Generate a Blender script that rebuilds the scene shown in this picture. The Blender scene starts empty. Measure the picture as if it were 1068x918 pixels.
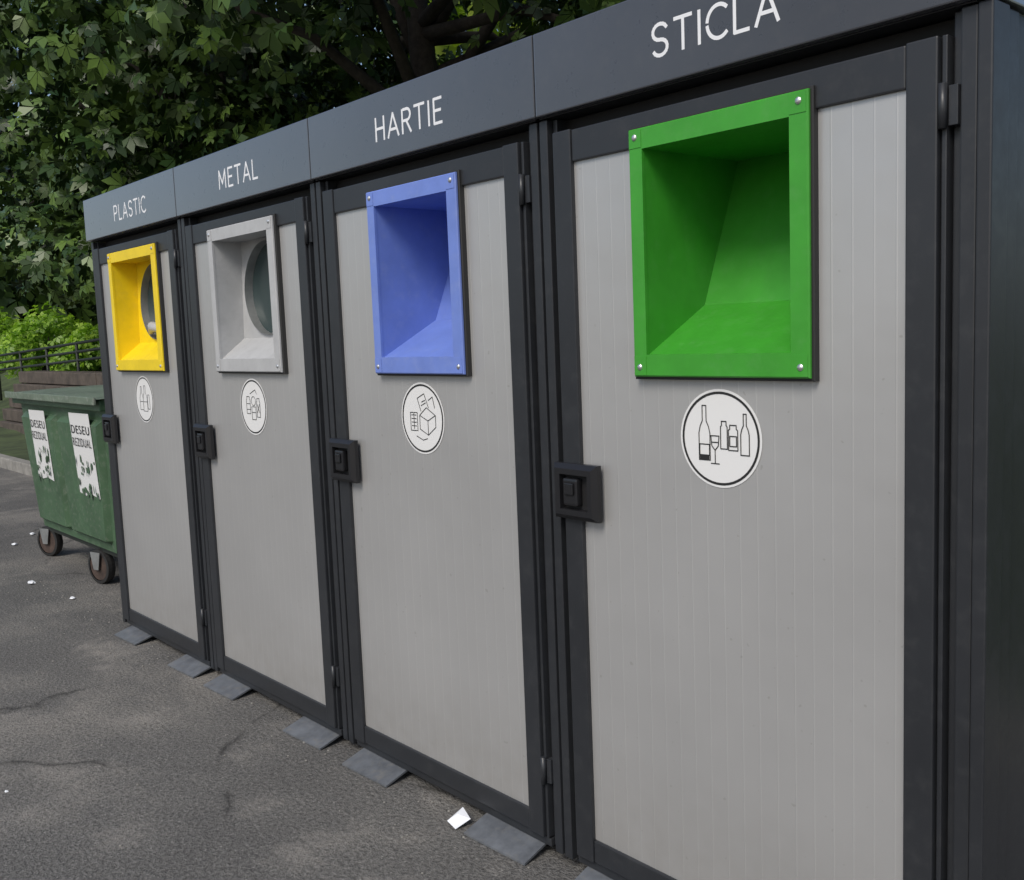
import bpy, bmesh, math, random
import numpy as np
from mathutils import Vector, Matrix
random.seed(4); rng=np.random.default_rng(11)
sc=bpy.context.scene
sc.view_settings.view_transform='Standard'
try: sc.view_settings.look='None'
except: pass
sc.view_settings.exposure=0

# ---------------------------------------------------------------- materials
def newmat(name):
    m=bpy.data.materials.new(name); m.use_nodes=True
    nt=m.node_tree; b=nt.nodes['Principled BSDF']
    return m,nt,b
def N(nt,t,**kw):
    n=nt.nodes.new(t)
    for k,v in kw.items():
        if k in n.inputs: n.inputs[k].default_value=v
        else: setattr(n,k,v)
    return n
def ramp(nt,src,stops):
    r=nt.nodes.new('ShaderNodeValToRGB'); nt.links.new(src,r.inputs[0])
    e=r.color_ramp.elements
    while len(e)<len(stops): e.new(0.5)
    for i,(p,c) in enumerate(stops):
        e[i].position=p; e[i].color=(c if len(c)==4 else (*c,1))
    return r
def mixc(nt,fac,a,b,mode='MIX'):
    m=nt.nodes.new('ShaderNodeMix'); m.data_type='RGBA'; m.blend_type=mode
    for s,v in ((0,fac),(6,a),(7,b)):
        if isinstance(v,bpy.types.NodeSocket): nt.links.new(v,m.inputs[s])
        else: m.inputs[s].default_value=(v if s==0 else (*v,1) if len(v)==3 else v)
    return m.outputs[2]
def math_(nt,op,a,b=0.0):
    m=nt.nodes.new('ShaderNodeMath'); m.operation=op
    for i,v in enumerate((a,b)):
        if isinstance(v,bpy.types.NodeSocket): nt.links.new(v,m.inputs[i])
        else: m.inputs[i].default_value=v
    return m.outputs[0]
def paint(name,col,rough=.4,metal=0.0,var=.15,scale=6,bump=.0,dirt=None,spec=.5,ior=1.5,satin=0):
    m,nt,b=newmat(name)
    b.inputs['Roughness'].default_value=rough
    b.inputs['Metallic'].default_value=metal; b.inputs['Specular IOR Level'].default_value=spec; b.inputs['IOR'].default_value=ior
    if var<=.05 and not dirt and not bump:
        b.inputs['Base Color'].default_value=(*col,1); 
        return m
    g=N(nt,'ShaderNodeNewGeometry')
    n1=N(nt,'ShaderNodeTexNoise',Scale=scale,Detail=3.0,Roughness=.65); nt.links.new(g.outputs['Position'],n1.inputs['Vector'])
    lo=tuple(c*(1-var) for c in col); hi=tuple(min(1,c*(1+var)) for c in col)
    r=ramp(nt,n1.outputs[0],[(.3,lo),(.7,hi)])
    out=r.outputs[0]
    if dirt:
        n3=N(nt,'ShaderNodeTexNoise',Scale=28.0,Detail=4.0,Roughness=.7); nt.links.new(g.outputs['Position'],n3.inputs['Vector'])
        r3=ramp(nt,n3.outputs[0],[(.52,(0,0,0)),(.72,(1,1,1))])
        out=mixc(nt,math_(nt,'MULTIPLY',r3.outputs[0],dirt[1]),out,dirt[0])
        mr=N(nt,'ShaderNodeMapRange'); mr.inputs[3].default_value=max(.05,rough-.12); mr.inputs[4].default_value=min(1,rough+.14)
        nt.links.new(n3.outputs[0],mr.inputs[0]); nt.links.new(mr.outputs[0],b.inputs['Roughness'])
    nt.links.new(out,b.inputs['Base Color'])
    nrm=None
    if bump:
        bp=N(nt,'ShaderNodeBump',Strength=bump,Distance=.01); nt.links.new(n1.outputs[0],bp.inputs['Height']); nt.links.new(bp.outputs[0],b.inputs['Normal']); nrm=bp.outputs[0]
    if satin:   # satin enamel: strong sheen at grazing angles
        lw=N(nt,'ShaderNodeLayerWeight',Blend=.5)
        gl=N(nt,'ShaderNodeBsdfGlossy',Roughness=.30); gl.inputs[0].default_value=(.95,.96,1,1)
        if nrm: nt.links.new(nrm,gl.inputs['Normal'])
        mx=N(nt,'ShaderNodeMixShader'); f=math_(nt,'MULTIPLY',math_(nt,'POWER',lw.outputs['Facing'],2.2),satin)
        nt.links.new(f,mx.inputs[0]); nt.links.new(b.outputs[0],mx.inputs[1]); nt.links.new(gl.outputs[0],mx.inputs[2])
        nt.links.new(mx.outputs[0],nt.nodes['Material Output'].inputs[0])
    return m

M_dark=paint('dark_grey_paint',(.024,.026,.030),.38,var=.12,scale=2.5,dirt=((.09,.09,.09),.12))
M_head=paint('header_grey_paint',(.046,.048,.054),.30,var=.10,bump=.10,scale=2.2,dirt=((.13,.13,.13),.10),satin=.95)
M_black=paint('black_gap',(.008,.008,.009),.7,var=0)
M_hand=paint('black_plastic',(.014,.014,.016),.34,var=0)
M_white=paint('white_letter',(.80,.81,.83),.5,var=0)
M_stick=paint('sticker_white',(.76,.76,.755),.35,var=.04)
M_ink=paint('sticker_ink',(.02,.02,.02),.5,var=0)
M_green=paint('green_paint',(.048,.31,.028),.38,var=.1,scale=9,bump=.06,dirt=((.10,.33,.08),.25))
M_blue=paint('blue_paint',(.16,.24,.62),.38,var=.08,scale=9,bump=.06,dirt=((.3,.36,.6),.25))
M_grey=paint('light_grey_paint',(.44,.445,.45),.42,var=.08,scale=9,dirt=((.3,.3,.3),.25))
M_yellow=paint('yellow_paint',(.84,.62,.012),.42,var=.08,scale=9,dirt=((.6,.45,.08),.25))
M_rivet=paint('rivet_metal',(.7,.7,.7),.3,metal=.9,var=0)
M_glass=paint('hole_inside',(.035,.055,.055),.2,var=0)
M_rubber=paint('rubber',(.02,.02,.02),.6,var=0)
M_rust=paint('rusty_wheel',(.06,.04,.032),.8,var=.4,scale=20)
M_zinc=paint('galvanised_steel',(.34,.35,.35),.45,metal=.6,var=.2,scale=15)
M_dump=paint('dumpster_green',(.058,.115,.06),.5,var=.2,scale=4,bump=.2,dirt=((.22,.24,.2),.45))
M_lid=paint('dumpster_lid',(.13,.17,.125),.5,var=.25,scale=5,dirt=((.36,.38,.34),.6))
M_plate=paint('foot_plate',(.12,.13,.145),.42,var=.25,scale=20,dirt=((.2,.19,.17),.5))
M_paper=paint('paper',(.8,.82,.86),.7,var=0)
M_kerb=paint('concrete_kerb',(.25,.24,.22),.85,var=.25,scale=9,bump=.5)
M_wood=paint('weathered_wood',(.085,.068,.055),.8,var=.35,scale=7,bump=.5)
M_iron=paint('dark_iron',(.02,.025,.02),.6,var=0)
M_bark=paint('bark',(.04,.033,.026),.9,var=.4,scale=14,bump=.9)

def panel_mat():
    m,nt,b=newmat('ribbed_silver_panel')
    g=N(nt,'ShaderNodeNewGeometry'); sx=N(nt,'ShaderNodeSeparateXYZ'); nt.links.new(g.outputs['Position'],sx.inputs[0])
    f=math_(nt,'FRACT',math_(nt,'DIVIDE',math_(nt,'ADD',sx.outputs[0],20.0),.0405))
    d=math_(nt,'ABSOLUTE',math_(nt,'SUBTRACT',f,.5))
    line=N(nt,'ShaderNodeMapRange'); nt.links.new(d,line.inputs[0]); line.inputs[1].default_value=.05; line.inputs[2].default_value=.015
    n1=N(nt,'ShaderNodeTexNoise',Scale=1.7,Detail=4.0,Roughness=.6); nt.links.new(g.outputs['Position'],n1.inputs['Vector'])
    r1=ramp(nt,n1.outputs[0],[(.3,(.455,.453,.449)),(.7,(.495,.492,.487))])
    # ribs fade irregularly
    rf=math_(nt,'MULTIPLY',line.outputs[0],math_(nt,'MULTIPLY',n1.outputs[0],.26))
    c=mixc(nt,rf,r1.outputs[0],(.74,.74,.73))
    zr=N(nt,'ShaderNodeMapRange'); nt.links.new(sx.outputs[2],zr.inputs[0]); zr.inputs[1].default_value=.40; zr.inputs[2].default_value=.1
    n3=N(nt,'ShaderNodeTexNoise',Scale=18.0,Detail=4.0); nt.links.new(g.outputs['Position'],n3.inputs['Vector'])
    c=mixc(nt,math_(nt,'MULTIPLY',math_(nt,'MULTIPLY',zr.outputs[0],n3.outputs[0]),.4),c,(.25,.22,.18))
    v=N(nt,'ShaderNodeTexNoise',Scale=60.0,Detail=1.0); nt.links.new(g.outputs['Position'],v.inputs['Vector'])
    rv=ramp(nt,v.outputs[0],[(.75,(0,0,0)),(.79,(1,1,1))])
    c=mixc(nt,math_(nt,'MULTIPLY',rv.outputs[0],.4),c,(.3,.29,.27))
    nt.links.new(c,b.inputs['Base Color'])
    mr=N(nt,'ShaderNodeMapRange'); mr.inputs[3].default_value=.26; mr.inputs[4].default_value=.44
    nt.links.new(n1.outputs[0],mr.inputs[0]); nt.links.new(mr.outputs[0],b.inputs['Roughness'])
    b.inputs['Metallic'].default_value=.4
    h=math_(nt,'ADD',math_(nt,'MULTIPLY',line.outputs[0],.05),n1.outputs[0])
    bp=N(nt,'ShaderNodeBump',Strength=.3,Distance=.02); nt.links.new(h,bp.inputs['Height'])
    nt.links.new(bp.outputs[0],b.inputs['Normal'])
    return m
M_panel=panel_mat()

def asphalt():
    m,nt,b=newmat('asphalt')
    g=N(nt,'ShaderNodeNewGeometry'); P=g.outputs['Position']
    def noise(s,d=4.0,r=.6):
        n=N(nt,'ShaderNodeTexNoise',Scale=s,Detail=d,Roughness=r); nt.links.new(P,n.inputs['Vector']); return n.outputs[0]
    big=ramp(nt,noise(.8,5.0,.68),[(.3,(.098,.095,.092)),(.48,(.128,.124,.118)),(.66,(.21,.198,.18))])
    nf=noise(80.,2.,.8)
    fine=ramp(nt,nf,[(.3,(.5,.5,.5)),(.7,(1.45,1.45,1.45))])
    c=mixc(nt,1.0,big.outputs[0],fine.outputs[0],'MULTIPLY')
    bl=ramp(nt,noise(3.1,6.,.72),[(.54,(0,0,0)),(.68,(1,1,1))])
    c=mixc(nt,math_(nt,'MULTIPLY',bl.outputs[0],.5),c,(.29,.27,.245))
    vo=N(nt,'ShaderNodeTexVoronoi',Scale=48.0); nt.links.new(P,vo.inputs['Vector'])
    st=ramp(nt,vo.outputs['Distance'],[(.10,(1,1,1)),(.2,(0,0,0))])
    c=mixc(nt,math_(nt,'MULTIPLY',st.outputs[0],.35),c,(.36,.35,.33))
    wn=N(nt,'ShaderNodeTexNoise',Scale=3.0,Detail=4.0); nt.links.new(P,wn.inputs['Vector'])
    va=N(nt,'ShaderNodeVectorMath',operation='SCALE'); nt.links.new(wn.outputs['Color'],va.inputs[0]); va.inputs['Scale'].default_value=.3
    vb=N(nt,'ShaderNodeVectorMath',operation='ADD'); nt.links.new(P,vb.inputs[0]); nt.links.new(va.outputs[0],vb.inputs[1])
    vc=N(nt,'ShaderNodeTexVoronoi',feature='DISTANCE_TO_EDGE',Scale=.45); nt.links.new(vb.outputs[0],vc.inputs['Vector'])
    cr=ramp(nt,vc.outputs['Distance'],[(.0015,(1,1,1)),(.005,(0,0,0))])
    ms=ramp(nt,wn.outputs[0],[(.50,(0,0,0)),(.58,(1,1,1))])
    crm=math_(nt,'MULTIPLY',cr.outputs[0],ms.outputs[0])
    c=mixc(nt,math_(nt,'MULTIPLY',crm,.7),c,(.02,.019,.018))
    nt.links.new(c,b.inputs['Base Color']); b.inputs['Roughness'].default_value=.88; b.inputs['Specular IOR Level'].default_value=.3
    bp=N(nt,'ShaderNodeBump',Strength=.8,Distance=.012); nt.links.new(nf,bp.inputs['Height']); nt.links.new(bp.outputs[0],b.inputs['Normal'])
    return m
M_asph=asphalt()
M_soil=paint('soil_and_grass',(.05,.07,.025),.95,var=.5,scale=3,bump=.8)

def leafmat(name,a,bb,transl=.3,rough=.4):
    m,nt,b=newmat(name)
    at=N(nt,'ShaderNodeAttribute',attribute_name='tint')
    r=ramp(nt,at.outputs['Fac'],[(0,a),(1,bb)])
    nt.links.new(r.outputs[0],b.inputs['Base Color']); b.inputs['Roughness'].default_value=rough; b.inputs['Specular IOR Level'].default_value=.4
    if transl:
        t=N(nt,'ShaderNodeBsdfTranslucent'); tc=mixc(nt,1.0,r.outputs[0],(1.6,1.9,.7),'MULTIPLY'); nt.links.new(tc,t.inputs[0])
        mx=N(nt,'ShaderNodeMixShader'); mx.inputs[0].default_value=transl
        nt.links.new(b.outputs[0],mx.inputs[1]); nt.links.new(t.outputs[0],mx.inputs[2])
        nt.links.new(mx.outputs[0],nt.nodes['Material Output'].inputs[0])
    return m
M_leaf=leafmat('chestnut_leaf',(.018,.045,.012),(.12,.20,.038),0)
M_leafd=leafmat('distant_leaf',(.03,.06,.015),(.08,.15,.025),0)
M_leaf_sunlit=leafmat('leaf_painted_sunlit',(.10,.16,.02),(.40,.48,.07),.35)  # sunlit glow of the rear trees is put into this brighter leaf colour
M_leaf2=leafmat('bush_leaf',(.14,.26,.03),(.34,.50,.07),.3)

# ---------------------------------------------------------------- helpers
def link(o,parent=None):
    sc.collection.objects.link(o)
    if parent is not None: o.parent=parent
    return o
def meshobj(name,verts,faces,mat,parent=None,smooth=False):
    me=bpy.data.meshes.new(name); me.from_pydata([tuple(v) for v in verts],[],faces); me.update()
    me.materials.append(mat)
    if smooth:
        for p in me.polygons: p.use_smooth=True
    return link(bpy.data.objects.new(name,me),parent)
def empty(name,loc=(0,0,0)):
    e=bpy.data.objects.new(name,None); e.location=loc; e.empty_display_size=.2; return link(e)
def addbox(bm,x0,x1,y0,y1,z0,z1,bev=0.0):
    r=bmesh.ops.create_cube(bm,size=1.0)
    for v in r['verts']:
        v.co=Vector(((x0+x1)/2+v.co.x*(x1-x0),(y0+y1)/2+v.co.y*(y1-y0),(z0+z1)/2+v.co.z*(z1-z0)))
    if bev>0:
        ed=list({e for v in r['verts'] for e in v.link_edges})
        bmesh.ops.bevel(bm,geom=ed,offset=bev,segments=2,affect='EDGES',profile=.6)
def boxes(name,lst,mat,parent=None,bev=0.0):
    bm=bmesh.new()
    for b in lst: addbox(bm,*b,bev)
    me=bpy.data.meshes.new(name); bm.to_mesh(me); bm.free(); me.materials.append(mat)
    return link(bpy.data.objects.new(name,me),parent)
def tube(bm,pts,rad,seg=8):
    rings=[]
    pts=[Vector(p) for p in pts]
    for i,p in enumerate(pts):
        d=(pts[min(i+1,len(pts)-1)]-pts[max(i-1,0)]).normalized()
        a=d.orthogonal().normalized() if i==0 else (a-d*a.dot(d)).normalized()
        b=d.cross(a)
        rings.append([bm.verts.new(p+(a*math.cos(2*math.pi*k/seg)+b*math.sin(2*math.pi*k/seg))*rad[i]) for k in range(seg)])
    for r0,r1 in zip(rings,rings[1:]):
        for k in range(seg): 
            f=bm.faces.new((r0[k],r0[(k+1)%seg],r1[(k+1)%seg],r1[k])); f.smooth=True
    bm.faces.new(rings[0][::-1]); bm.faces.new(rings[-1])
def tubes(name,lst,mat,parent=None,seg=8):
    bm=bmesh.new()
    for p,r in lst: tube(bm,p,r if isinstance(r,(list,tuple)) else [r]*len(p),seg)
    bmesh.ops.recalc_face_normals(bm,faces=bm.faces)
    me=bpy.data.meshes.new(name); bm.to_mesh(me); bm.free(); me.materials.append(mat)
    return link(bpy.data.objects.new(name,me),parent)
def strokes(name,polys,w,y,mat,parent):
    V=[];F=[]
    for pl in polys:
        for (x0,z0),(x1,z1) in zip(pl,pl[1:]):
            dx,dz=x1-x0,z1-z0; L=math.hypot(dx,dz) or 1e-6
            nx,nz=-dz/L*w/2,dx/L*w/2; ex,ez=dx/L*w*.3,dz/L*w*.3
            i=len(V); V+=[(x0+nx-ex,y,z0+nz-ez),(x0-nx-ex,y,z0-nz-ez),(x1-nx+ex,y,z1-nz+ez),(x1+nx+ex,y,z1+nz+ez)]
            F.append((i,i+1,i+2,i+3)); y-=.000004
    return meshobj(name,V,F,mat,parent)
def textobj(name,s,x,y,z,h,w,mat,parent,ext=.001,off=0.0):
    cu=bpy.data.curves.new(name+'_c','FONT'); cu.body=s; cu.size=1; cu.align_x='CENTER'; cu.align_y='CENTER'; cu.extrude=0; cu.space_character=1.15 if not off else 1.25; cu.offset=off
    o=bpy.data.objects.new(name+'_t',cu); sc.collection.objects.link(o)
    bpy.context.view_layer.update()
    dg=bpy.context.evaluated_depsgraph_get(); me=bpy.data.meshes.new_from_object(o.evaluated_get(dg))
    bpy.data.objects.remove(o)
    co=np.array([v.co[:] for v in me.vertices]); mn=co.min(0); mxx=co.max(0)
    for v in me.vertices:
        a=((v.co.x-mn[0])/(mxx[0]-mn[0])-.5)*w; b=((v.co.y-mn[1])/(mxx[1]-mn[1])-.5)*h
        v.co=Vector((x+a,y,z+b))
    me.materials.clear(); me.materials.append(mat)
    ob=bpy.data.objects.new(name,me); link(ob,parent)
    if ext:
        md=ob.modifiers.new('thick','SOLIDIFY'); md.thickness=ext; md.offset=0
    return ob
def stencil(name,s,x,y,z,h,w,mat,parent):
    # thin stencil capitals built from strokes, with the small bridges of cut-out lettering
    arc=lambda cx,cz,rx,rz,a0,a1,n=12:[(cx+rx*math.cos(math.radians(a0+(a1-a0)*i/n)),cz+rz*math.sin(math.radians(a0+(a1-a0)*i/n))) for i in range(n+1)]
    G={'S':(.62,[arc(.31,.75,.27,.25,25,265),arc(.31,.25,.27,.25,-155,85)[:]]),
       'T':(.62,[[(0,1),(.62,1)],[(.31,.93),(.31,0)]]),
       'I':(.08,[[(.04,0),(.04,1)]]),
       'C':(.66,[arc(.40,.5,.40,.5,48,172),arc(.40,.5,.40,.5,188,312)]),
       'L':(.50,[[(0.04,1),(0.04,0),(.5,0)]]),
       'A':(.70,[[(0,0),(.35,1),(.70,0)],[(.19,.32),(.51,.32)]]),
       'H':(.64,[[(0.04,0),(0.04,1)],[(.6,0),(.6,1)],[(.10,.52),(.54,.52)]]),
       'R':(.60,[[(0.04,0),(0.04,1)],[(.1,1),(.32,1)]+arc(.34,.76,.22,.24,85,-85)+[(.1,.52)],[(.3,.5),(.58,0)]]),
       'E':(.52,[[(.5,1),(.04,1),(.04,0),(.5,0)],[(.1,.52),(.44,.52)]]),
       'M':(.78,[[(0.04,0),(.06,1),(.39,.25),(.72,1),(.74,0)]]),
       'P':(.58,[[(0.04,0),(0.04,1)],[(.1,1),(.32,1)]+arc(.34,.74,.22,.26,85,-85)+[(.1,.48)]])}
    gap=.24; tot=sum(G[c][0] for c in s)+gap*(len(s)-1); k=w/tot; cur=-w/2; P=[]
    for c in s:
        gw,pl=G[c]
        for p in pl: P.append([(x+cur+a*k,z+(b-.5)*h) for a,b in p])
        cur+=(gw+gap)*k
    return strokes(name,P,.0072,y,mat,parent)

# ---------------------------------------------------------------- cabinets
HB,HT=1.805,1.986
PL,PR,PB,PT=.112,.885,.113,1.694
def ring_rect(name,o,i,y0,y1,mat,parent,bev=.0):
    V=[];F=[]
    def rect(r,y): return [(r[0],y,r[2]),(r[1],y,r[2]),(r[1],y,r[3]),(r[0],y,r[3])]
    V=rect(o,y0+bev)+rect((o[0]+bev,o[1]-bev,o[2]+bev,o[3]-bev),y0)+rect(i,y0)+rect(o,y1)+rect(i,y1)
    for k in range(4):
        n=(k+1)%4
        F+=[(k,n,4+n,4+k),(4+k,4+n,8+n,8+k),(8+k,8+n,16+n,16+k),(12+n,12+k,k,n)]
    return meshobj(name,V,F,mat,parent)
def disc(name,x,y,z,r,mat,parent,r_in=0,seg=56):
    V=[];F=[]
    for k in range(seg):
        a=2*math.pi*k/seg; V.append((x+r*math.cos(a),y,z+r*math.sin(a)))
    if r_in:
        for k in range(seg):
            a=2*math.pi*k/seg; V.append((x+r_in*math.cos(a),y,z+r_in*math.sin(a)))
        F=[(k,(k+1)%seg,seg+(k+1)%seg,seg+k) for k in range(seg)]
    else: F=[tuple(range(seg))]
    return meshobj(name,V,F,mat,parent)
def bottle(x,z,s,w=.016,h=.085):
    return [(x-w*s,z),(x+w*s,z),(x+w*s,z+h*.5*s),(x+w*.75*s,z+h*.62*s),(x+w*.35*s,z+h*.72*s),(x+w*.35*s,z+h*s),(x-w*.35*s,z+h*s),(x-w*.35*s,z+h*.72*s),(x-w*.75*s,z+h*.62*s),(x-w*s,z+h*.5*s),(x-w*s,z)]
def rect(x,z,w,h): return [(x,z),(x+w,z),(x+w,z+h),(x,z+h),(x,z)]
def jar(x,z,w,h): return [(x,z),(x+w,z),(x+w,z+h*.8),(x+w*.85,z+h*.85),(x+w*.85,z+h),(x+w*.15,z+h),(x+w*.15,z+h*.85),(x,z+h*.8),(x,z)]
def circ(x,z,r,n=14): return [(x+r*math.cos(2*math.pi*k/n),z+r*math.sin(2*math.pi*k/n)) for k in range(n+1)]
def icon(kind,cx,cz):
    P=[]
    if kind=='glass':
        P=[bottle(-.038,-.045,1.05,.013,.105),rect(-.050,-.035,.024,.022),
           [(-.022,.005),(-.020,-.015),(-.012,-.024),(-.004,-.015),(-.002,.005),(-.022,.005)],[(-.012,-.024),(-.012,-.050)],[(-.022,-.051),(-.002,-.051)],
           [(-.021,-.008),(-.003,-.008)],
           jar(.002,-.020,.016,.055),jar(.021,-.022,.022,.05),rect(.024,-.014,.016,.02),bottle(.060,-.030,.9,.011,.09)]
    elif kind=='paper':
        P=[rect(-.055,-.035,.032,.05),[(-.050,.008),(-.028,.008)],[(-.050,-.002),(-.028,-.002)],[(-.050,-.012),(-.028,-.012)],[(-.050,-.022),(-.028,-.022)],[(-.039,.012),(-.039,-.03)],
           [(-.012,-.03),(.025,-.045),(.060,-.022),(.060,.01),(.025,-.006),(-.012,.008),(-.012,-.03)],[(.025,-.045),(.025,-.006)],[(-.012,.008),(.02,.03),(.060,.01)],
           [(-.005,.02),(-.02,.055),(.012,.068),(.03,.03)],[(.0,.045),(.015,.05)],[(-.003,.035),(.018,.043)],[(.03,.05),(.05,.06),(.058,.03)],[(-.03,-.05),(.0,-.06),(.02,-.055)]]
    elif kind=='metal':
        P=[jar(-.050,-.025,.028,.06),[(-.050,.01),(-.022,.01)],[(-.05,-.01),(-.022,-.01)],rect(-.012,-.045,.03,.045),circ(.003,.02,.016),[(-.012,-.02),(.018,-.02)],jar(.026,-.035,.024,.065),[(.03,-.02),(.046,.01)],[(.03,.01),(.046,-.02)],[(-.02,.045),(.02,.06),(.03,.045)]]
    else:
        P=[bottle(-.03,-.045,1.1,.016,.09),bottle(.01,-.05,1.2,.018,.09),[(-.008,-.01),(.03,-.01)],jar(.036,-.04,.022,.06),[(-.045,-.01),(-.015,-.01)]]
    return [[(cx+a,cz+b) for a,b in p] for p in P]

def cabinet(k,label,mat,kind,tw,OL,OR,tx):
    OB,OT=1.222,1.728
    E=empty('recycling_cabinet')
    X=lambda a:k+a
    last=(k==-1)
    boxes('side_panels',[(X(.004),X(.022),.062,.93,.03,1.80),(X(.978),X(.996),.062,.93,.03,1.80),(X(.022),X(.978),.91,.93,.03,1.80),(X(.022),X(.978),.062,.91,.035,.06)],M_dark,E)
    boxes('inner_backing',[(X(.046),X(PL),.046,.056,.03,1.80),(X(PR),X(.953),.046,.056,.03,1.80),(X(PL),X(PR),.046,.056,1.73,1.80)],M_black,E)
    boxes('corner_posts',[(X(.004),X(.030),-.004,.060,.028,1.80),(X(.033),X(.046),.012,.060,.034,1.80),
                          (X(.970),X(.996),-.004,.060,.028,1.80),(X(.953),X(.967),.010,.060,.034,1.80)],M_dark,E,.0025)
    if last:
        boxes('end_post',[(X(.9985),X(1.022),-.010,.050,.02,1.80),(X(1.000),X(1.016),.052,.10,.02,1.80)],M_dark,E,.003)
        boxes('end_sheet',[(X(1.000),X(1.010),.102,.93,.03,1.80)],M_dark,E,.001)
    boxes('base_rail',[(X(.047),X(.952),.0,.045,.030,.052)],M_dark,E,.002)
    boxes('door_frame',[(X(.056),X(PL),-.014,.030,.056,1.765),(X(PR),X(.938),-.014,.030,.056,1.765),
                        (X(PL+.0015),X(PR-.0015),-.011,.030,.058,PB),(X(PL+.0015),X(PR-.0015),-.011,.030,PT,1.763)],M_dark,E,.003)
    boxes('door_edge_strip',[(X(.941),X(.950),-.006,.030,.056,1.765)],M_dark,E,.002)
    a,b,c,d=X(PL),X(PR),PB,PT
    e,f,g,h=(X(OL+.02),X(OR-.02),OB+.02,PT-.002)
    V=[];F=[]
    xs=[a,e,f,b]; zs=[c,g,h,d]
    for z in zs:
        for x in xs: V.append((x,-.003,z))
    for r in range(3):
        for q in range(3):
            if r==1 and q==1: continue
            F.append((r*4+q,r*4+q+1,(r+1)*4+q+1,(r+1)*4+q))
    meshobj('door_panel',V,F,M_panel,E)
    ring_rect('rubber_gasket',(X(OL-.005),X(OR+.005),OB-.006,OT+.005),(X(OL+.01),X(OR-.01),OB+.01,OT-.01),-.019,-.002,M_rubber,E,.002)
    il,ir,ib,it=X(OL+.036),X(OR-.038),OB+.046,OT-.042
    ring_rect('opening_flange',(X(OL),X(OR),OB,OT),(il,ir,ib,it),-.028,-.020,mat,E,.003)
    boxes('flange_corner_laps',[(X(OL+.003),il-.001,-.0292,-.0285,it+.003,OT-.003),(ir+.001,X(OR-.003),-.0292,-.0285,it+.003,OT-.003),
                                (X(OL+.003),il-.001,-.0292,-.0285,OB+.003,ib-.003),(ir+.001,X(OR-.003),-.0292,-.0285,OB+.003,ib-.003)],mat,E,.0003)
    holed=kind in('metal','plastic')
    zf=ib+.10; df,db=(.17,.30) if not holed else (.072,.085)
    if holed: zf=ib+.07
    q_=.0008; cl,cr_,cb,ct=il-q_,ir+q_,ib-q_,it+q_
    A=[(cl,-.0205,cb),(cr_,-.0205,cb),(cr_,-.0205,ct),(cl,-.0205,ct)]
    Bk=[(cl,df,zf),(cr_,df,zf),(cr_,db,ct),(cl,db,ct)]
    V=A+Bk
    F=[(0,1,5,4),(0,4,7,3),(1,2,6,5),(3,7,6,2)]
    if not holed: F.append((4,5,6,7))
    meshobj('chute',V,F,mat,E)
    if not holed:
        meshobj('chute_gusset',[(ir-.12,df-.004,zf+.001),(ir-.0,df-.10,zf-.02),(ir,df+.04,zf+.19)],[(0,1,2)],mat,E)
    if holed:
        it2=ct
        cx=(il+ir)/2-.003; n=48
        def bp(x,z): return (x,df+(db-df)*(z-zf)/(it2-zf),z)
        zc=zf+(it2-zf)*.5; R=min((ir-il)/2-.022,(it2-zf)/2-.012)
        outer=[];inner=[]
        for q in range(n):
            an=2*math.pi*q/n; ca,sa=math.cos(an),math.sin(an)
            inner.append(bp(cx+R*ca,zc+R*sa))
            tx_=(cr_-cx)/ca if ca>1e-6 else (cl-cx)/ca if ca<-1e-6 else 1e9
            tz=(it2-zc)/sa if sa>1e-6 else (zf-zc)/sa if sa<-1e-6 else 1e9
            tt=min(tx_,tz); outer.append(bp(cx+tt*ca,zc+tt*sa))
        for cxx,czz in ((cl,zf),(cr_,zf),(cr_,it2),(cl,it2)):
            j=min(range(n),key=lambda q:(outer[q][0]-cxx)**2+(outer[q][2]-czz)**2); outer[j]=bp(cxx,czz)
        V=outer+inner; F=[(q,(q+1)%n,n+(q+1)%n,n+q) for q in range(n)]
        meshobj('chute_back',V,F,mat,E)
        V=[(p[0],p[1]-.012,p[2]) for p in inner]+[(p[0],p[1]+.12,p[2]) for p in inner]
        F=[(q,(q+1)%n,n+(q+1)%n,n+q) for q in range(n)]
        meshobj('throat_ring',V,F,M_zinc,E,True)
        meshobj('throat_flap',[(p[0],p[1]+.02,p[2]) for p in inner],[tuple(range(n))],M_glass,E)
        if kind=='plastic':
            tubes('crushed_bottle',[([(cx-.07,df-.005,zc-R*.80),(cx-.01,df-.02,zc-R*.66),(cx+.05,df-.01,zc-R*.72),(cx+.09,df,zc-R*.55)],[.012,.022,.020,.009])],M_grey,E,12)
    bm=bmesh.new()
    for rx,rz in ((OL+.018,OB+.02),(OR-.018,OB+.02),(OL+.018,OT-.018),(OR-.018,OT-.018)):
        r=bmesh.ops.create_uvsphere(bm,u_segments=12,v_segments=8,radius=.0068)
        for v in r['verts']: v.co=Vector((X(rx)+v.co.x,-.029+v.co.y*.6,rz+v.co.z))
    me=bpy.data.meshes.new('rivets'); bm.to_mesh(me); bm.free(); me.materials.append(M_rivet); link(bpy.data.objects.new('rivets',me),E)
    sx,sz=X(.497),1.099
    disc('sticker',sx,-.0045,sz,.099,M_stick,E)
    disc('sticker_ring',sx,-.0052,sz,.094,M_ink,E,.089)
    strokes('sticker_pictogram',icon(kind,sx,sz),.0022,-.0053,M_ink,E)
    if kind=='glass':
        V=[(sx-.050,-.0056,sz-.044),(sx-.026,-.0056,sz-.044),(sx-.026,-.0056,sz-.036),(sx-.050,-.0056,sz-.036)]
        meshobj('pictogram_fill',V,[(0,1,2,3)],M_ink,E)
    hx,hz=X(.109),.956
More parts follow.
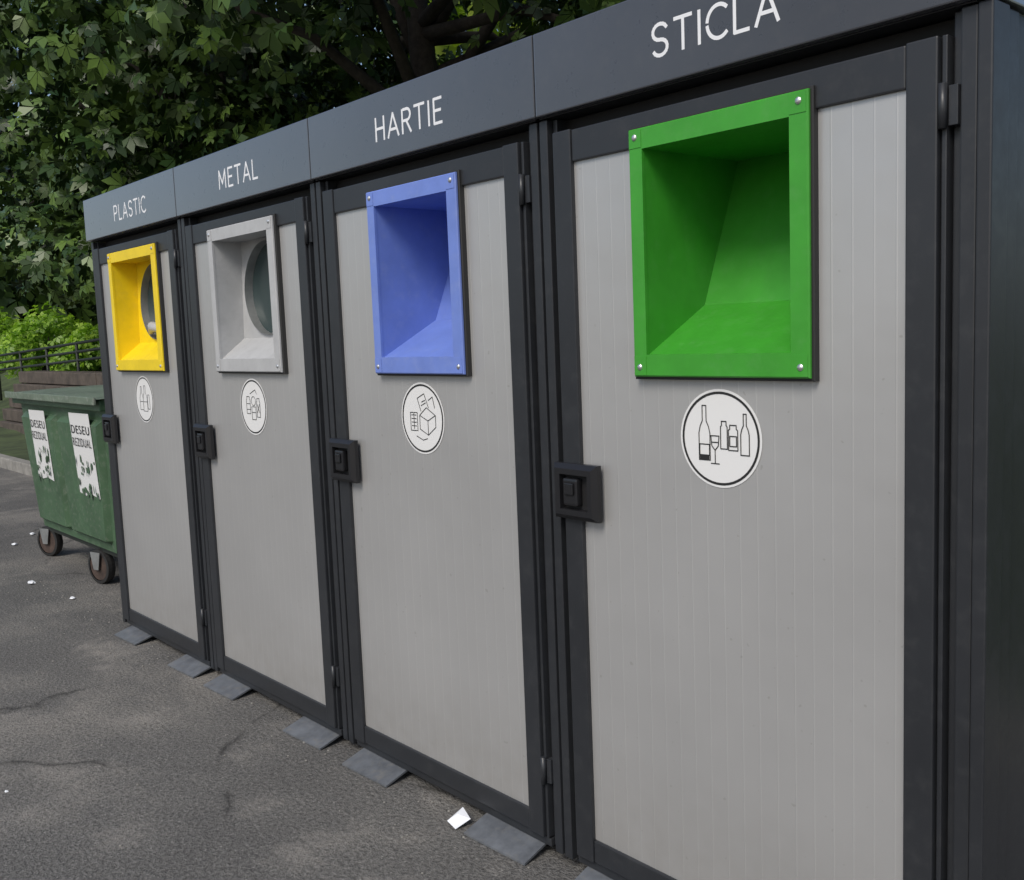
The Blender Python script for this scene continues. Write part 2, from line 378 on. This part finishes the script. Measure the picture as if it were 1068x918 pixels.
    ring_rect('lock_frame',(hx-.070,hx+.068,hz-.064,hz+.065),(hx-.043,hx+.045,hz-.040,hz+.041),-.038,-.0145,M_hand,E,.011)
    boxes('lock_recess',[(hx-.044,hx+.046,-.018,-.0155,hz-.041,hz+.042)],M_black,E)
    boxes('lock_paddle',[(hx-.036,hx+.012,-.036,-.0185,hz-.032,hz+.032)],M_hand,E,.006)
    boxes('lock_key_plate',[(hx-.026,hx+.002,-.041,-.0365,hz-.006,hz+.022)],M_hand,E,.003)
    tubes('hinges',[([(X(.9455),-.012,z),(X(.9455),-.012,z+.07)],.007) for z in (1.62,.2)],M_dark,E,12)
    boxes('hinge_leafs',[(X(.953),X(.968),-.008,.009,z+.004,z+.066) for z in (1.62,.2)],M_dark,E,.001)
    so_=.014
    hx1=.9985+so_ if not last else 1.024
    hx0=.0015+so_ if k!=-4 else .004
    boxes('header',[(X(hx0),X(hx1),-.024,-.0055,HB,HT)],M_head,E,.003)
    boxes('header_lip',[(X(.006),X(.994),-.0045,.060,HB-.002,HB+.010)],M_dark,E,.001)
    boxes('roof',[(X(.0015),X(.9985),-.004,.96,1.93,1.975)],M_head,E,.002)
    if last: boxes('side_header',[(X(1.001),X(1.023),-.004,.96,HB,HT)],M_head,E,.003)
    if k==-4: boxes('side_header_far',[(X(-.012),X(.001),-.004,.96,HB,HT)],M_head,E,.003)
    stencil('header_lettering',label,X(tx),-.0243,1.888,.060,tw,M_white,E)
    for fx in (.20,.82):
        jx=random.uniform(-.02,.02)
        x0,x1=X(fx+jx-.115),X(fx+jx+.115)
        V=[(x0,.03,.036),(x1,.03,.034),(x1+.01,-.075,.008),(x0+.01,-.085,.008),(x0,.03,.030),(x1,.03,.028),(x1+.01,-.075,.002),(x0+.01,-.085,.002)]
        meshobj('foot_plate',V,[(0,3,2,1),(4,5,6,7),(0,1,5,4),(1,2,6,5),(2,3,7,6),(3,0,4,7)],M_plate,E)
    return E
for a in ((-1,'STICLA',M_green,'glass',.292,.295,.714,.508),(-2,'HARTIE',M_blue,'paper',.30,.312,.716,.522),(-3,'METAL',M_grey,'metal',.285,.272,.756,.535),(-4,'PLASTIC',M_yellow,'plastic',.35,.262,.780,.55)):
    cabinet(*a)

# ---------------------------------------------------------------- dumpster
def dumpster():
    E=empty('green_dumpster')
    xt0,xt1,xb0,xb1=-6.02,-4.50,-5.93,-4.66
    yt0,yt1,yb0,yb1=.17,1.2,.22,1.05
    zb,zt=.22,1.03
    def P(s,t,off=0):
        x0=xb0+(xt0-xb0)*t; x1=xb1+(xt1-xb1)*t; return (x0+(x1-x0)*s, yb0+(yt0-yb0)*t-off, zb+(zt-zb)*t)
    ss=[0,.03,.05,.44,.46,.50,.52,.95,.97,1]; ts=[0,.05,.08,.86,.9,1]
    V=[];F=[]
    for ti,t in enumerate(ts):
        for si,s in enumerate(ss):
            pan=(2<=si<=3 or 6<=si<=7) and 2<=ti<=3
            V.append(P(s,t,.032 if pan else 0))
    n=len(ss)
    for a in range(len(ts)-1):
        for b in range(n-1): F.append((a*n+b,a*n+b+1,(a+1)*n+b+1,(a+1)*n+b))
    i=len(V)
    V+=[(xb0,yb1,zb),(xb1,yb1,zb),(xt1,yt1,zt),(xt0,yt1,zt)]
    F+=[(i+1,i,i+3,i+2),(0,i,i+1,n-1),(n-1,i+1,i+2,len(ts)*n-1),(i,0,(len(ts)-1)*n,i+3)]
    meshobj('body',V,F,M_dump,E)
    boxes('rim',[(xt0-.03,xt1+.03,yt0-.04,yt0+.0,zt-.03,zt+.03),(xt0-.03,xt0+.01,yt0+.001,yt1+.03,zt-.03,zt+.03),(xt1-.01,xt1+.03,yt0+.001,yt1+.03,zt-.03,zt+.03)],M_dump,E,.008)
    V=[];F=[];nn=10
    for q in range(nn+1):
        y=yt0-.06+(yt1-yt0+.1)*q/nn; z=zt+.034+.012*math.sin(math.pi*q/nn)**.8
        V+=[(xt0-.05,y,z),(xt1+.05,y,z)]
    for q in range(nn): F.append((2*q,2*q+1,2*q+3,2*q+2))
    F.append(tuple(range(0,2*nn+2,2))); F.append(tuple(range(1,2*nn+2,2))[::-1])
    meshobj('lid',V,F,M_lid,E)
    boxes('lid_lip',[(xt0-.05,xt1+.05,yt0-.075,yt0-.061,zt+.005,zt+.045)],M_lid,E,.004)
    tubes('side_bars',[([(xt0-.04,.4,.93),(xt0-.14,.4,.93),(xt0-.14,.4,.86)],.02),([(xt0-.05,.25,.98),(xt0-.14,.25,.95),(xt0-.14,1.05,.95),(xt0-.05,1.05,.98)],.014)],M_zinc,E)
    boxes('chassis',[(xb0+.02,xb1-.02,yb0+.02,yb1-.02,.185,.219)],M_iron,E,.004)
    def label(x,w,z,h,txt):
        def q(xx,zz,o=.035):
            tt=(zz-zb)/(zt-zb); return (xx,yb0+(yt0-yb0)*tt-o,zz)
        rag=[(x-w/2,z-h/2+.01),(x-w*.2,z-h/2),(x+w*.1,z-h/2+.015),(x+w/2,z-h/2),(x+w/2+.003,z+h/2),(x-w/2,z+h/2-.003)]
        meshobj('paper_label',[q(a,b) for a,b in rag],[tuple(range(6))],M_stick,E)
        for j,s in enumerate(txt):
            zz=z+h*.30-j*.07
            o=textobj('label_text',s,x,0,0,.046,w*.9,M_ink,E,0)
            for v in o.data.vertices: v.co=Vector(q(v.co.x,zz+v.co.z,.038))
        V=[];F=[]
        for j in range(26):
            cx=x+random.uniform(-.46,.46)*w; cz=z-h*.2+random.uniform(-.28,.16)*h; i=len(V); ph=random.uniform(0,6); aa=random.uniform(.006,.02); bb_=random.uniform(.008,.035)
            for a in range(7):
                rr=random.uniform(.6,1.2); V.append(q(cx+rr*aa*math.cos(a*.9+ph),cz+rr*bb_*math.sin(a*.9+ph),.0375+.0003*j))
            F.append(tuple(range(i,i+7)))
        meshobj('torn_patch',V,F,M_dump,E)
    label(-5.60,.30,.76,.42,['DESEU','REZIDUAL'])
    label(-4.84,.32,.75,.46,['DESEU','REZIDUAL'])
    for wx,wy,ang in ((-6.02,.27,.35),(-4.98,.24,.25),(-5.86,.95,0.9),(-4.88,.95,.2)):
        c,s=math.cos(ang),math.sin(ang)
        bm=bmesh.new(); R=.10; seg=28; prof=[(-.024,.08),(-.022,.097),(0,.10),(.022,.097),(.024,.08)]
        rings=[[bm.verts.new((wx+c*r*math.cos(2*math.pi*q/seg)-s*w,wy+s*r*math.cos(2*math.pi*q/seg)+c*w,R+r*math.sin(2*math.pi*q/seg))) for q in range(seg)] for w,r in prof]
        for a,b in zip(rings,rings[1:]):
            for q in range(seg): bm.faces.new((a[q],a[(q+1)%seg],b[(q+1)%seg],b[q]))
        me=bpy.data.meshes.new('tyre'); bm.to_mesh(me); bm.free(); me.materials.append(M_rubber); link(bpy.data.objects.new('tyre',me),E)
        tubes('wheel_disc',[([(wx+s*.02,wy-c*.02,R),(wx-s*.02,wy+c*.02,R)],.078),([(wx+s*.036,wy-c*.036,R),(wx-s*.036,wy+c*.036,R)],.018)],M_rust,E,24)
        V=[];F=[]
        for sg in(-1,1):
            o=.034*sg
            pts=[(-.022,.085),(.022,.085),(.045,.184),(-.045,.184)]
            i=len(V)
            for dx in(0,.004):
                for a,b in pts: V.append((wx+c*a-s*(o+dx*sg),wy+s*a+c*(o+dx*sg),b))
            F+=[(i,i+1,i+2,i+3),(i+4,i+5,i+6,i+7),(i,i+1,i+5,i+4),(i+1,i+2,i+6,i+5),(i+3,i,i+4,i+7)]
        meshobj('castor_fork',V,F,M_zinc,E)
dumpster()

# ---------------------------------------------------------------- ground etc
meshobj('asphalt_ground',[(-150,-150,0),(150,-150,0),(150,150,0),(-150,150,0)],[(0,1,2,3)],M_asph)
boxes('kerb',[(-60,30,1.38,1.50,-.05,.12)],M_kerb,None,.012)
V=[];F=[]; nx,ny=90,24
for j in range(ny+1):
    for i in range(nx+1):
        x=-60+90*i/nx; y=1.5+38.5*j/ny
        h=.10+ (0 if y<2.9 else min(1.3,(y-2.9)*.35)) + .06*math.sin(x*1.7+y)*min(1,(y-1.5))+random.uniform(-.02,.02)
        V.append((x,y,h))
for j in range(ny):
    for i in range(nx): F.append((j*(nx+1)+i,j*(nx+1)+i+1,(j+1)*(nx+1)+i+1,(j+1)*(nx+1)+i))
meshobj('planted_bank_terrain',V,F,M_soil,None,True)
L=[]
for r in range(5):
    x=-16.0
    while x<-4:
        w=random.uniform(1.6,2.4); L.append((x,x+w-.012,2.45+.09*r+random.uniform(-.01,.01),2.75+.09*r,.08+.185*r,.08+.185*r+.172)); x+=w
boxes('timber_retaining_wall',L,M_wood,None,.012)
T=[]
for zz in (0,.13,.26):
    T.append(([(-20,3.4,.95+zz),(-9,3.4,1.35+zz),(-4,3.4,1.62+zz)],.022))
for x in np.arange(-19.5,-4,1.5): 
    z=.95+(x+20)/11*.4; T.append(([(x,3.4,.4),(x,3.4,z+.28)],.025))
tubes('iron_railing',T,M_iron,None,6)

def crumple(name,x,y,s,mat):
    bm=bmesh.new(); bmesh.ops.create_icosphere(bm,subdivisions=2,radius=s)
    for v in bm.verts:
        v.co*=random.uniform(.65,1.15); v.co.z*=.45; v.co.x*=1.4; v.co+=Vector((x,y,s*.42))
    me=bpy.data.meshes.new(name); bm.to_mesh(me); bm.free(); me.materials.append(mat); link(bpy.data.objects.new(name,me))
meshobj('crumpled_paper',[(-1.385,-.075,.006),(-1.335,-.085,.004),(-1.325,-.04,.02),(-1.37,-.03,.035),(-1.36,-.06,.03),(-1.34,-.06,.012)],[(0,1,5,4),(1,2,5),(2,3,4,5),(0,4,3)],M_paper)
for x,y,s in ((-5.3,-.05,.022),(-6.9,.4,.02),(-4.75,.0,.015),(-7.4,.9,.02),(-6.6,.2,.02),(-3.2,-1.5,.008),(-2.5,-.9,.006)): crumple('paper_scrap',x,y,s,M_paper)
bm=bmesh.new()
for _ in range(420):
    x=random.uniform(-9,-.5); y=random.choice([random.uniform(-2.6,.0),-abs(random.gauss(0,.12))]); s=random.uniform(.002,.005)
    r=bmesh.ops.create_icosphere(bm,subdivisions=1,radius=s)
    for v in r['verts']: v.co=Vector((v.co.x*random.uniform(.8,1.4)+x,v.co.y+y,v.co.z*.7+s*.4))
me=bpy.data.meshes.new('gravel_crumbs'); bm.to_mesh(me); bm.free(); me.materials.append(M_kerb); link(bpy.data.objects.new('gravel_crumbs',me))

# ---------------------------------------------------------------- trees
def leaves_mesh(name,centers,outs,size,mat,parent,nl=5,droop=.5):
    n=len(centers)
    up=np.array([0,0,1.])
    nrm=outs*.55+up*.55+rng.normal(0,.45,(n,3)); nrm/=np.linalg.norm(nrm,axis=1)[:,None]
    t=outs+rng.normal(0,.6,(n,3))-up*droop; t-=nrm*np.sum(t*nrm,1)[:,None]; t/=np.linalg.norm(t,axis=1)[:,None]+1e-9
    b=np.cross(nrm,t)
    sz=size*rng.uniform(.6,1.25,n)
    angs=np.radians({5:[-84,-42,0,42,84],3:[-55,0,55],1:[0]}[nl]); lens={5:[.62,.88,1,.88,.62],3:[.8,1,.8],1:[1]}[nl]
    wd=.23 if nl==5 else .28
    vs=[]
    for a,l in zip(angs,lens):
        d=t*math.cos(a)+b*math.sin(a); s=-t*math.sin(a)+b*math.cos(a); L=(sz*l)[:,None]
        vs.append(centers+d*L*.05)
        vs.append(centers+d*L*.66+s*L*wd+nrm*L*.04)
        vs.append(centers+d*L-nrm*L*.2)
        vs.append(centers+d*L*.66-s*L*wd+nrm*L*.04)
    V=np.stack(vs,1).reshape(-1,3)
    k=n*nl
    me=bpy.data.meshes.new(name)
    me.vertices.add(len(V)); me.vertices.foreach_set('co',V.ravel().astype(np.float32))
    me.loops.add(k*4); me.loops.foreach_set('vertex_index',np.arange(k*4,dtype=np.int32))
    me.polygons.add(k); me.polygons.foreach_set('loop_start',(np.arange(k)*4).astype(np.int32)); 
    me.update(calc_edges=True)
    at=me.attributes.new('tint','FLOAT','POINT'); tint=np.repeat(rng.uniform(0,1,n)**1.7,nl*4); at.data.foreach_set('value',tint.astype(np.float32))
    me.materials.append(mat)
    return link(bpy.data.objects.new(name,me),parent)
def tree(base,h,crown,rad,nclump,per,size=.17,seed=0,mat=M_leaf,lean=(0,0),nl=5,name='chestnut_tree',cr=(.55,1.05)):
    r=np.random.default_rng(seed); rd=random.Random(seed)
    E=empty(name,(0,0,0))
    B=Vector(base); C=Vector(crown)
    fork=B+Vector((lean[0]*.4,lean[1]*.4,h*.32))
    lst=[([B,B+(fork-B)*.5+Vector((.05,.03,0)),fork,fork+(C-fork)*.5,C+Vector((0,0,rad[2]*.4))],[.24,.20,.17,.11,.03])]
    cl=[]
    for i in range(nclump):
        v=r.normal(0,1,3); v/=np.linalg.norm(v); s=r.uniform(.35,1.0)**.6
        c=np.array(crown)+v*np.array(rad)*s
        if c[2]<base[2]+1.3: c[2]=base[2]+1.3+abs(r.normal(0,.3))
        cl.append((c,r.uniform(*cr)))
    for i in range(0,nclump,3):
        c=Vector(cl[i][0]); m=fork+(C-fork)*rd.uniform(.0,.6)
        mid=m+(c-m)*.5+Vector((0,0,.25)); lst.append(([m,mid,c],[.075,.045,.012]))
    tubes('trunk_and_limbs',lst,M_bark,E,8)
    cs=[];os=[]
    for c,R in cl:
        n=int(per*R*R); v=r.normal(0,1,(n,3)); v/=np.linalg.norm(v,axis=1)[:,None]
        rr=R*r.uniform(.45,1.05,n)[:,None]
        p=c+v*rr*np.array([1.15,1.15,.7]); cs.append(p); os.append(v)
    cs=np.concatenate(cs); os=np.concatenate(os)
    leaves_mesh('crown_foliage',cs,os,size,mat,E,nl)
    return E
tree((-7.2,4.3,.6),8,(-7.2,4.2,5.2),(3.0,2.5,2.8),42,140,size=.2,seed=1,lean=(.4,0))
tree((-11.8,4.6,.7),8,(-11.6,4.0,4.2),(3.2,2.4,2.8),56,160,size=.19,seed=2)
tree((-2.8,5.6,.7),8,(-3.0,5.0,5.4),(3.0,2.4,2.8),30,110,size=.2,seed=3)
tree((-16.5,5.5,.9),9,(-16.5,5.0,4.9),(3.4,2.8,3.4),50,120,size=.26,seed=4,nl=3)
tree((-10,9.5,1.3),10,(-10,9.5,6),(4.0,2.0,4),40,60,size=.34,seed=6,nl=3,mat=M_leaf_sunlit)
tree((-3,10,1.3),10,(-3,10,6),(4.0,2.0,4),40,60,size=.34,seed=7,nl=3,mat=M_leaf_sunlit)
tree((-18,11,1.3),10,(-18,11,6),(4.5,2.4,4.2),44,60,size=.42,seed=8,nl=3,mat=M_leafd)
tree((-25,9,1.3),10,(-25,9,5),(4.5,3.4,4.4),50,50,size=.5,seed=9,nl=3,mat=M_leafd,cr=(.8,1.4))
tree((-34,8,1.3),11,(-34,8,5.4),(4.5,4.4,4.8),50,36,size=.6,seed=10,nl=3,mat=M_leafd,cr=(.9,1.6))
def bush(x,y,z,R,n,seed):
    r=np.random.default_rng(seed); E=empty('bush')
    cs=[];os=[]
    for i in range(9):
        c=np.array([x,y,z+R*.5])+r.normal(0,.45,3)*np.array([R,R,R*.5]); v=r.normal(0,1,(n,3)); v/=np.linalg.norm(v,axis=1)[:,None]
        cs.append(c+v*R*.55*r.uniform(.5,1,n)[:,None]); os.append(v)
    tubes('stems',[([(x+.1*i-.2,y,z-.3),(x+.3*i-.6,y,z+R*.7)],[.03,.01]) for i in range(5)],M_bark,E,5)
    leaves_mesh('bush_foliage',np.concatenate(cs),np.concatenate(os),.14,M_leaf2,E,3)
for i,(x,y,R) in enumerate(((-21,4.6,.8),(-23.5,6.2,1.0),(-26,5.2,1.0),(-29,6.0,1.2),(-19,5.4,.7))): bush(x,y,1.0,R,150,50+i)

# ---------------------------------------------------------------- light, sky, camera
w=bpy.data.worlds.new('World'); sc.world=w; w.use_nodes=True
nt=w.node_tree; bg=nt.nodes['Background']; sky=nt.nodes.new('ShaderNodeTexSky'); sky.sky_type='NISHITA'; sky.sun_disc=False
az=math.radians(158); el=math.radians(46)
sky.sun_elevation=el; sky.sun_rotation=az; sky.air_density=1.0; sky.dust_density=2.2; sky.ozone_density=.8
nt.links.new(sky.outputs[0],bg.inputs[0]); bg.inputs[1].default_value=.13
sd=bpy.data.lights.new('sun','SUN'); sd.energy=2.1; sd.angle=math.radians(24); sd.color=(1,.96,.88)
so=bpy.data.objects.new('sun',sd); link(so)
to_sun=Vector((math.sin(az)*math.cos(el),math.cos(az)*math.cos(el),math.sin(el)))
so.rotation_euler=to_sun.to_track_quat('Z','Y').to_euler(); so.location=(0,0,20)

yaw,pitch,roll=.8544,.1104,.0400
F=Vector((-math.sin(yaw)*math.cos(pitch),math.cos(yaw)*math.cos(pitch),-math.sin(pitch))); r=Vector((math.cos(yaw),math.sin(yaw),0)); d=F.cross(r)
c,s=math.cos(roll),math.sin(roll); r2=c*r+s*d; d2=-s*r+c*d
cam=bpy.data.cameras.new('camera'); co=bpy.data.objects.new('camera',cam); link(co)
Mx=Matrix((( r2.x,-d2.x,-F.x,.7033),(r2.y,-d2.y,-F.y,-1.6033),(r2.z,-d2.z,-F.z,1.3301),(0,0,0,1)))
co.matrix_world=Mx
cam.sensor_width=36; cam.lens=36*1034.46/1068; cam.clip_start=.05; cam.clip_end=600
sc.camera=co
